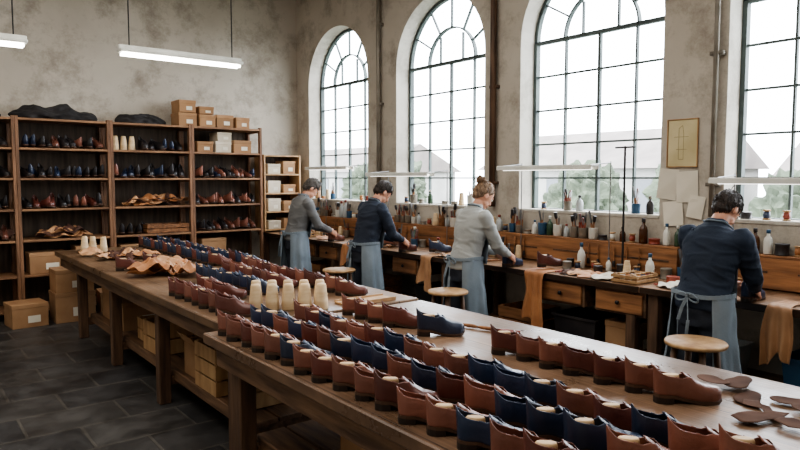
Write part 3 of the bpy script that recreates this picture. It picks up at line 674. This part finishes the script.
# ---------------------------------------------------------------- stools
def stool(x,y,h=.74,ang=0):
    t=thing('stool','round wooden stool with four splayed legs beside the workbench','stool',(x,y,0),(0,0,ang),group='work stools')
    bm=bmesh.new(); lathe(bm,[(.15,h-.028),(.163,h-.024),(.166,h-.010),(.160,h-.002),(.05,h)],seg=32); ob('seat',mesh(bm,'seat',['wlight'],True),t)
    P=[]
    for i in range(4):
        a=math.pi/4+i*math.pi/2; tp=Vector((.11*math.cos(a),.11*math.sin(a),h-.03)); bt=Vector((.19*math.cos(a),.19*math.sin(a),0)); P.append((tp,bt))
        bm=bmesh.new(); cyl(bm,bt,tp,.015,.019,10); ob('leg',mesh(bm,'leg',['wdark'],True),t)
    for i in range(4):
        a=P[i][1].lerp(P[i][0],.3);b=P[(i+1)%4][1].lerp(P[(i+1)%4][0],.3); bm=bmesh.new(); cyl(bm,a,b,.01,seg=8); ob('rung',mesh(bm,'rung',['wdark'],True),t)
stool(3.52,1.80); stool(3.54,3.88); stool(3.52,5.48)
PT=[[(-.10,-.03),(-.06,-.055),(0,-.04),(.05,-.05),(.10,-.02),(.085,.02),(.04,.018),(.0,.05),(-.05,.04),(-.09,.03)],
    [(-.09,-.01),(-.07,-.05),(-.04,-.01),(.0,-.035),(.03,-.03),(.07,-.055),(.095,-.01),(.06,.03),(.0,.005),(-.05,.035)],
    [(-.06,-.04),(-.02,-.02),(.02,-.05),(.06,-.035),(.075,.01),(.03,.05),(-.03,.05),(-.07,.01)]]
def pattern(x,y,ang,m,i):
    bm=bmesh.new(); pts=PT[i%3]
    vs=[bm.verts.new((a*.95,b*.95,.002+.004*abs(math.sin(a*30+i)))) for a,b in pts]; inn=[bm.verts.new((v.co.x*.4,v.co.y*.4,.003)) for v in vs]; c=bm.verts.new((0,0,.003))
    n=len(vs)
    for k in range(n): bm.faces.new((inn[k],vs[k],vs[(k+1)%n],inn[(k+1)%n])); bm.faces.new((c,inn[k],inn[(k+1)%n]))
    for e in bm.edges:
        if e.is_boundary and k%2==0: pass
    me=evalmesh(mesh(bm,'pattern',[m]),[('SUBSURF',dict(levels=2,subdivision_type='SIMPLE' if i%2 else 'CATMULL_CLARK')),('SOLIDIFY',dict(thickness=.002,offset=1))],[m])
    top(ob('leather_piece',me,None,(x,y,TZ+.002+.003*i),(0,0,ang)),'cut grey-brown leather shoe pattern piece on the table','leather','cut shoe pattern pieces')
for i,(x,y,a) in enumerate([(2.42,1.04,.3),(2.33,.95,1.2),(2.48,.92,2.2),(2.23,.92,-.4),(2.38,.83,.9),(2.24,.80,1.9),(2.52,1.12,.2),(2.32,.70,.6),(2.45,1.18,1.4)]): pattern(x,y,a,'cutout',i)
t=thing('wooden_tray','thin pale wooden board lying beside the lasts','tray',(2.40,3.42,TZ+.001)); bm=bmesh.new(); box(bm,(.38,.14,.012),(0,0,.006),bev=.002)
for s in (-1,1): box(bm,(.38,.01,.022),(0,s*.07,.011))
ob('board',mesh(bm,'board',['wlight']),t)
# ---------------------------------------------------------------- people
def person(px,py,yaw,sc,lean,nod,turn,sweater,hairm,bun,label,slim=1.0,held='navy',wrap=125):
    t=thing('person',label,'person',(px,py,0),(0,0,yaw),sc=sc)
    PV=Vector((0,0,.95)); MU=Matrix.Translation(PV)@Matrix.Rotation(lean,4,'Y')@Matrix.Translation(-PV)
    MH=MU@Matrix.Translation((.018,0,1.480))@Matrix.Rotation(nod,4,'Y')@Matrix.Rotation(turn,4,'Z')
    arms=[]
    for s in (1,-1):
        sh=MU@Vector((0,s*.172*slim,1.380)); wr=Vector((.44,s*.085,1.01))
        d=wr-sh; l1,l2=.295,.265; dist=min(d.length,l1+l2-.01); dn=d.normalized(); a=(l1*l1-l2*l2+dist*dist)/(2*dist); hh=math.sqrt(max(0,l1*l1-a*a))
        pole=Vector((-.5,s*.55,-.6)); p=(pole-dn*pole.dot(dn)).normalized(); el=sh+dn*a+p*hh; wr=sh+dn*dist
        arms.append((s,sh,el,wr))
    bm=bmesh.new()
    loft(bm,[((0,0,.84),.09,.13),((0,0,.92),.10,.14),((0,0,1.05),.095,.128*slim),((0,0,1.2),.10,.14*slim),((0,0,1.33),.105,.155*slim),((0,0,1.40),.085,.14*slim),((0,0,1.45),.05,.06),((.0,0,1.48),.048,.05)],MU)
    limb(bm,[MU@Vector((0,0,1.43)),MH@Vector((0,0,.08))],[.054*slim,.05*slim])
    ell(bm,(-.004,0,.137),(.094,.075,.108),MH,24,16); ell(bm,(.028,0,.06),(.062,.054,.058),MH,20,12); ell(bm,(.05,0,.1),(.045,.05,.06),MH)
    ell(bm,(.070,0,.022),(.02,.022,.018),MH); ell(bm,(.100,0,.088),(.017,.012,.014),MH); cyl(bm,MH@Vector((.090,0,.128)),MH@Vector((.106,0,.09)),.006,.010)
    ell(bm,(.085,0,.135),(.012,.045,.010),MH); ell(bm,(.090,0,.058),(.010,.021,.0055),MH); ell(bm,(.088,0,.048),(.010,.018,.006),MH)
    for s in (1,-1):
        ell(bm,(-.004,s*.077,.098),(.017,.010,.029),MH); 
    for s,sh,el,wr in arms:
        limb(bm,[sh,el,wr],[.048*slim,.038,.027])
        d=(Vector((.86,-s*.12,-.45))).normalized(); n0=Vector((0,-s*.85,-.5)); n=(n0-d*n0.dot(d)).normalized(); sd=d.cross(n).normalized()
        if sd.z<0: sd=-sd
        rm=Matrix((d,sd,n)).transposed().to_4x4()
        ell(bm,(.042,0,.0),(.055,.040,.0155),Matrix.Translation(wr)@rm,16,10); 
        cyl(bm,wr,wr+d*.03,.026,.028)
        for i,fl in enumerate((.066,.076,.072,.056)):
            b=wr+d*.082+sd*(1.5-i)*.0205; pts=[wr+d*.05+sd*(1.5-i)*.016,b]; cur=b; cum=0
            for k,(seg,bend) in enumerate(((.45,.25),(.32,.6),(.23,.5))):
                cum+=bend; cur=cur+(d*math.cos(cum)+n*math.sin(cum))*fl*seg; pts.append(cur.copy())
            limb(bm,pts,[.010,.0092,.0085,.008,.007],10)
        b=wr+d*.022+sd*.030; q=(d*.7+sd*.55+n*.35).normalized(); q2=(d*.75+sd*.1+n*.65).normalized()
        limb(bm,[b,b+q*.040,b+q*.040+q2*.030],[.013,.0105,.009],10)
    for s in (1,-1): limb(bm,[(0,s*.085,.86),(.02,s*.095,.48),(-.015,s*.10,.09)],[.075,.05,.036]); limb(bm,[(-.015,s*.10,.06),(.13,s*.11,.035)],[.04,.028])
    me=evalmesh(mesh(bm,'body',['skin']),[('REMESH',dict(mode='VOXEL',voxel_size=.0055)),('SMOOTH',dict(iterations=3))],['skin']); ob('body',me,t)
    bm=bmesh.new()
    loft(bm,[((0,0,.89),.122,.160*slim),((0,0,.95),.132,.170*slim),((0,0,1.05),.120,.150*slim),((0,0,1.18),.123,.162*slim),((0,0,1.28),.128,.180*slim),((-.004,0,1.35),.116,.176*slim),((-.006,0,1.405),.092,.136*slim),((-.004,0,1.445),.070,.088),((.002,0,1.478),.060,.064),((.006,0,1.492),.058,.061)],MU)
    for s,sh,el,wr in arms: limb(bm,[sh,sh.lerp(el,.5),el,el.lerp(wr,.55),el.lerp(wr,.92)],[.062*slim,.057*slim,.050,.043,.035])
    me=evalmesh(mesh(bm,'sweater',[sweater]),[('REMESH',dict(mode='VOXEL',voxel_size=.009)),('SMOOTH',dict(iterations=10))],[sweater])
    for v in me.vertices:
        n=v.normal; c=v.co
        rdg=1-abs(noise.noise(Vector((c.x*5+c.z*3,c.y*6,c.z*15+px+py))))*2
        v.co=c+n*(.013*noise.noise(Vector((c.x*6,c.y*6,c.z*13+py)))+.015*max(0,rdg-.55)+.003)
    ob('sweater',me,t)
    bm=bmesh.new()
    loft(bm,[((0,0,.80),.118,.165),((0,0,.90),.122,.165),((0,0,.97),.115,.155)])
    for s in (1,-1): limb(bm,[(0,s*.082,.85),(.02,s*.095,.48),(-.01,s*.10,.11)],[.096,.072,.06])
    me=evalmesh(mesh(bm,'trousers',['jeans']),[('REMESH',dict(mode='VOXEL',voxel_size=.01)),('SMOOTH',dict(iterations=4))],['jeans'])
    for v in me.vertices: v.co+=v.normal*.010*noise.noise(Vector((v.co.x*8,v.co.y*8,v.co.z*16)))
    ob('trousers',me,t)
    for s in (1,-1):
        bm=bmesh.new(); loft(bm,[((.04,s*.105,0),.145,.05),((.04,s*.105,.02),.147,.052),((.03,s*.105,.05),.13,.048),((0,s*.102,.09),.08,.045),((-.015,s*.10,.14),.06,.046)])
        ob('boot',mesh(bm,'boot',['black'],True),t)
    bm=bmesh.new(); nu,nv=72,18; rows=[]
    g=math.radians(wrap)
    for j in range(nv+1):
        tt=j/nv; z=1.01-.60*tt; row_=[]
        for i in range(nu+1):
            a=-g+2*g*i/nu; wv=1+.07*tt*math.sin(a*8+py*3)+.04*tt*math.sin(a*14+1)+.05*noise.noise(Vector((a*3,z*7,py))); rx=(.152+.052*tt)*wv; ry=(.182*slim+.045*tt)*wv
            ax=a*(1-.04*tt)
            row_.append(bm.verts.new((rx*math.cos(ax),ry*math.sin(ax),z-.02*tt*math.sin(a*4))))
        rows.append(row_)
    for a,b in zip(rows,rows[1:]):
        for i in range(nu): bm.faces.new((a[i],a[i+1],b[i+1],b[i]))
    ap=ob('apron',evalmesh(mesh(bm,'apron',['apron']),[('SOLIDIFY',dict(thickness=.004))],['apron']),t)
    bm=bmesh.new(); rows=[]
    for j in range(9):
        z=.98+.33*j/8; hw=.15-.05*j/8; row_=[]
        for i in range(9):
            yy=(i/4-1)*hw; row_.append(bm.verts.new(MU@Vector((.154-.024*abs(i/4-1)**2,yy,z))))
        rows.append(row_)
    for a,b in zip(rows,rows[1:]):
        for i in range(8): bm.faces.new((a[i],a[i+1],b[i+1],b[i]))
    ob('apron_bib',evalmesh(mesh(bm,'bib',['apron']),[('SOLIDIFY',dict(thickness=.004))],['apron']),ap)
    bm=bmesh.new(); 
    pts=[Vector((.154*math.cos(a),.186*slim*math.sin(a),1.008+.006*math.sin(a*3))) for a in [2*math.pi*i/36 for i in range(37)]]
    for a,b in zip(pts,pts[1:]): box(bm,(.006,(b-a).length*1.15,.026),(a+b)/2,rot=Matrix.Rotation(math.atan2((b-a).y,(b-a).x)-math.pi/2,3,'Z'))
    for s in (1,-1):
        prev=None
        for k in range(13):
            a=math.pi*2*k/12; p=Vector((-.166-.01*math.sin(a),s*(.04-.04*math.cos(a)),1.005+.026*math.sin(a)-.02*(1-math.cos(a))/2))
            if prev: cyl(bm,prev,p,.006,seg=6)
            prev=p
        q=[Vector((-.162,0,.995)),Vector((-.182,s*.02,.93)),Vector((-.197,s*.035,.85)),Vector((-.207,s*.03,.72))]
        for a,b in zip(q,q[1:]): box(bm,(.004,.02,(b-a).length*1.1),(a+b)/2,rot=(b-a).to_track_quat('Z','Y').to_matrix())
    ell(bm,(-.162,0,1.005),(.012,.016,.015))
    ob('apron_tie',mesh(bm,'tie',['apron']),ap)
    bm=bmesh.new(); q=[MU@Vector(v) for v in ((.140,.095,1.30),(.115,.094,1.37),(.05,.086,1.445),(-.03,.074,1.474),(-.080,.0,1.474),(-.03,-.074,1.474),(.05,-.086,1.445),(.115,-.094,1.37),(.140,-.095,1.30))]
    for a,b in zip(q,q[1:]): cyl(bm,a,b,.006,seg=8)
    ob('neck_strap',mesh(bm,'strap',['apron'],True),ap)
    # hair: shell from fringe over the ears down to the nape, softened by flat locks
    HL=[(-.13,.022),(-.07,.022),(-.045,.040),(-.028,.070),(.0,.112),(.022,.112),(.035,.135),(.062,.162),(.10,.180),(.13,.185)]
    rx,ry,rz=.101,.082,.114; cz=.139
    def hl(x):
        for (a,va),(b,vb) in zip(HL,HL[1:]):
            if x<=b: return va+(vb-va)*max(0,(x-a)/(b-a))
        return HL[-1][1]
    bm=bmesh.new(); bmesh.ops.create_uvsphere(bm,u_segments=96,v_segments=60,radius=1); kill=[]
    for v in bm.verts:
        x,y_,z=v.co.x*rx-.007,v.co.y*ry,v.co.z*rz+cz
        if z<.10 and x<0:
            f=1+.5*(.10-z)/.1; x*=f*.97; y_*=f*.90
        k=1+.045*noise.noise(Vector((x*24,y_*24,z*12+py)))+.03*noise.noise(Vector((x*90,y_*90,z*30)))
        d=(z-hl(x)-.018*noise.noise(Vector((x*55,y_*55,3))))
        sh=1-.07*max(0,1-d/.035)
        v.co=Vector((x*k*sh,y_*k*sh,(z-cz)*k*sh+cz))
        if d<0: kill.append(v)
    bmesh.ops.delete(bm,geom=kill,context='VERTS')
    shell=evalmesh(mesh(bm,'hair',[hairm]),[('SOLIDIFY',dict(thickness=.003,offset=-1))],[hairm])
    bm=bmesh.new(); bm.from_mesh(shell)
    cr=Vector((-.05,0,.24)); n=0
    while n<340:
        a=R.uniform(0,6.283); cph=R.uniform(-.85,1); sp=math.sqrt(1-cph*cph)
        p=Vector((rx*sp*math.cos(a)-.007,ry*sp*math.sin(a),rz*cph+cz))
        if p.z<hl(p.x)+.008: continue
        nn=Vector((p.x/rx**2,p.y/ry**2,(p.z-cz)/rz**2)).normalized()
        dd=(p-cr) if not bun else (Vector((-.08,0,.23))-p)
        dd=dd-nn*dd.dot(nn)+Vector((R.uniform(-.012,.012),R.uniform(-.012,.012),R.uniform(-.012,.012)))
        if dd.length<.005: continue
        dd.normalize(); L_=R.uniform(.025,.045)
        q1=p-nn*.001; q2=p+dd*L_*.5+nn*.0005; q3=p+dd*L_-nn*.008
        cyl(bm,q1,q2,.0018,.0032,5); cyl(bm,q2,q3,.0032,.0006,5); n+=1
    if bun:
        c0=Vector((-.098,0,.215))
        vs=ell(bm,c0,(.040,.046,.038),None,24,16)
        for v in vs: v.co+= (v.co-c0)*.35*noise.noise(v.co*45)
        for i in range(80):
            a=R.uniform(0,6.28); d=Vector((math.cos(a),math.sin(a),R.uniform(-.6,.9))).normalized(); tn=d.cross(Vector((R.uniform(-1,1),R.uniform(-1,1),R.uniform(-1,1)))).normalized()
            cyl(bm,c0+d*.036,c0+d*R.uniform(.042,.055)+tn*.03,.004,.0008,5)
    for v in bm.verts: v.co=MH@v.co
    ob('hair',mesh(bm,'hair',[hairm],True),t)
    for s in (1,-1):
        bm=bmesh.new(); ell(bm,(.082,s*.031,.118),(.011,.013,.010),MH,12,8); e=ob('eye',mesh(bm,'eye',['eye'],True),t)
        bm=bmesh.new(); ell(bm,(.090,s*.031,.116),(.004,.0055,.0055),MH,10,6); ob('iris',mesh(bm,'iris',['iris'],True),e)
        bm=bmesh.new(); ell(bm,(.091,s*.030,.139),(.004,.014,.003),MH,10,6); ob('eyebrow',mesh(bm,'eyebrow',[hairm],True),t)
    if held:
        c=Matrix.Translation((px,py,0))@Matrix.Rotation(yaw,4,'Z')@Vector((.57*sc,0,0))
        shoe(held,c.x,c.y,TZ+.003,yaw+.1,None,'',label=f'{CN[held]} leather shoe held in both hands over the workbench')
    return t
person(PC[0][0],PC[0][1],-.12,.945,.24,.55,-.1,'s_navy','hdark',False,'person in navy jumper and blue-grey apron bending over the bench',1.08,wrap=136)
person(PC[1][0],PC[1][1],-.10,.965,.22,.46,-.15,'s_grey','hbrown',True,'person with hair bun, light grey jumper, apron, holding a shoe',.94,wrap=140)
person(PC[2][0],PC[2][1],-.05,.975,.25,.56,-.1,'s_dark','hdark',False,'person in dark jumper and long apron working leather',1.05,held='ox',wrap=140)
person(PC[3][0],PC[3][1],-.1,.985,.23,.52,-.1,'s_shirt','hgrey',False,'person in grey shirt and apron working at the bench',1.02,held='brown',wrap=140)
# ---------------------------------------------------------------- outside
struct(BX('outdoor_ground',(60,90,.2),(36.5,10,-3.1),['ground'],bev=0))
def house(x,y,w,d,h,rh,label):
    t=thing('house',label,'building',(x,y,-3)); BX('facade',(d,w,h),(0,0,h/2),['facade'],t,0)
    bm=bmesh.new(); a=[bm.verts.new(v) for v in ((-d/2-.3,-w/2-.3,h),(-d/2-.3,w/2+.3,h),(d/2+.3,w/2+.3,h),(d/2+.3,-w/2-.3,h),(0,-w/2-.3,h+rh),(0,w/2+.3,h+rh))]
    for f in ((0,1,5,4),(2,3,4,5),(0,4,3),(1,2,5),(3,2,1,0)): bm.faces.new([a[i] for i in f])
    ob('roof',mesh(bm,'roof',['roof']),t)
    for zz in (1.5,4.0):
        if zz+1<h+.3:
            for k in range(int(w/2)): BX('house_window',(.06,.8,1.2),(-d/2-.02,-w/2+1.2+2*k,zz),['pane'],t,0)
house(24,16,9,6,5.0,1.6,'pale rendered house with a pitched roof beyond the windows'); house(26,5.2,8,6,4.4,1.8,'low pale house with a tiled roof beyond the windows'); house(24,34,10,6,5.0,1.6,'pale rendered house further along the street')
for (x,y,h) in ((17,4.9,5.2),(18,9.4,5.2),(18,23,5.6),(17,12.3,5.0),(18,6.6,4.6),(19,27,5.2)):
    t=thing('tree','leafy green tree outside the workshop windows','tree',(x,y,-3)); bm=bmesh.new(); cyl(bm,(0,0,0),(0,0,h*.6),.14,.08); ob('trunk',mesh(bm,'trunk',['wdark']),t)
    bm=bmesh.new(); bmesh.ops.create_icosphere(bm,subdivisions=5,radius=1)
    for v in bm.verts: v.co=Vector((v.co.x*1.1,v.co.y*1.1,v.co.z*1.3))*(1+.35*noise.noise(v.co*2.5+Vector((y,0,0)))+.25*noise.noise(v.co*7))+Vector((0,0,h*.75))
    ob('foliage',mesh(bm,'foliage',['leaf']),t)
# ---------------------------------------------------------------- light
w=bpy.data.worlds.new('World'); S.world=w; w.use_nodes=True; bg=w.node_tree.nodes['Background']; bg.inputs[0].default_value=(.89,.945,1,1); bg.inputs[1].default_value=7.0
def area(name,loc,rot,sx,sy,power,col,portal=False):
    l=bpy.data.lights.new(name,'AREA'); l.shape='RECTANGLE'; l.size=sx; l.size_y=sy; l.energy=power; l.color=col
    if portal: l.cycles.is_portal=True
    o=bpy.data.objects.new(name,l); COL.objects.link(o); o.location=loc; o.rotation_euler=rot
for yc in WC+[-.6]: area('window_portal',(X1+WT+.06,yc,2.53),(0,math.pi/2,0),2.55,1.58,1,(1,1,1),True)
area('overhead_fill_light',(.6,3.4,4.5),(0,0,0),4.5,7,150,(1,.95,.88))  # added soft fill from above, out of view, not a workshop fitting
try:
    S.view_settings.view_transform='AgX'; S.view_settings.look='AgX - Medium High Contrast'
except Exception as e: print(e)
S.view_settings.exposure=.85
bpy.data.scenes.remove(S2)
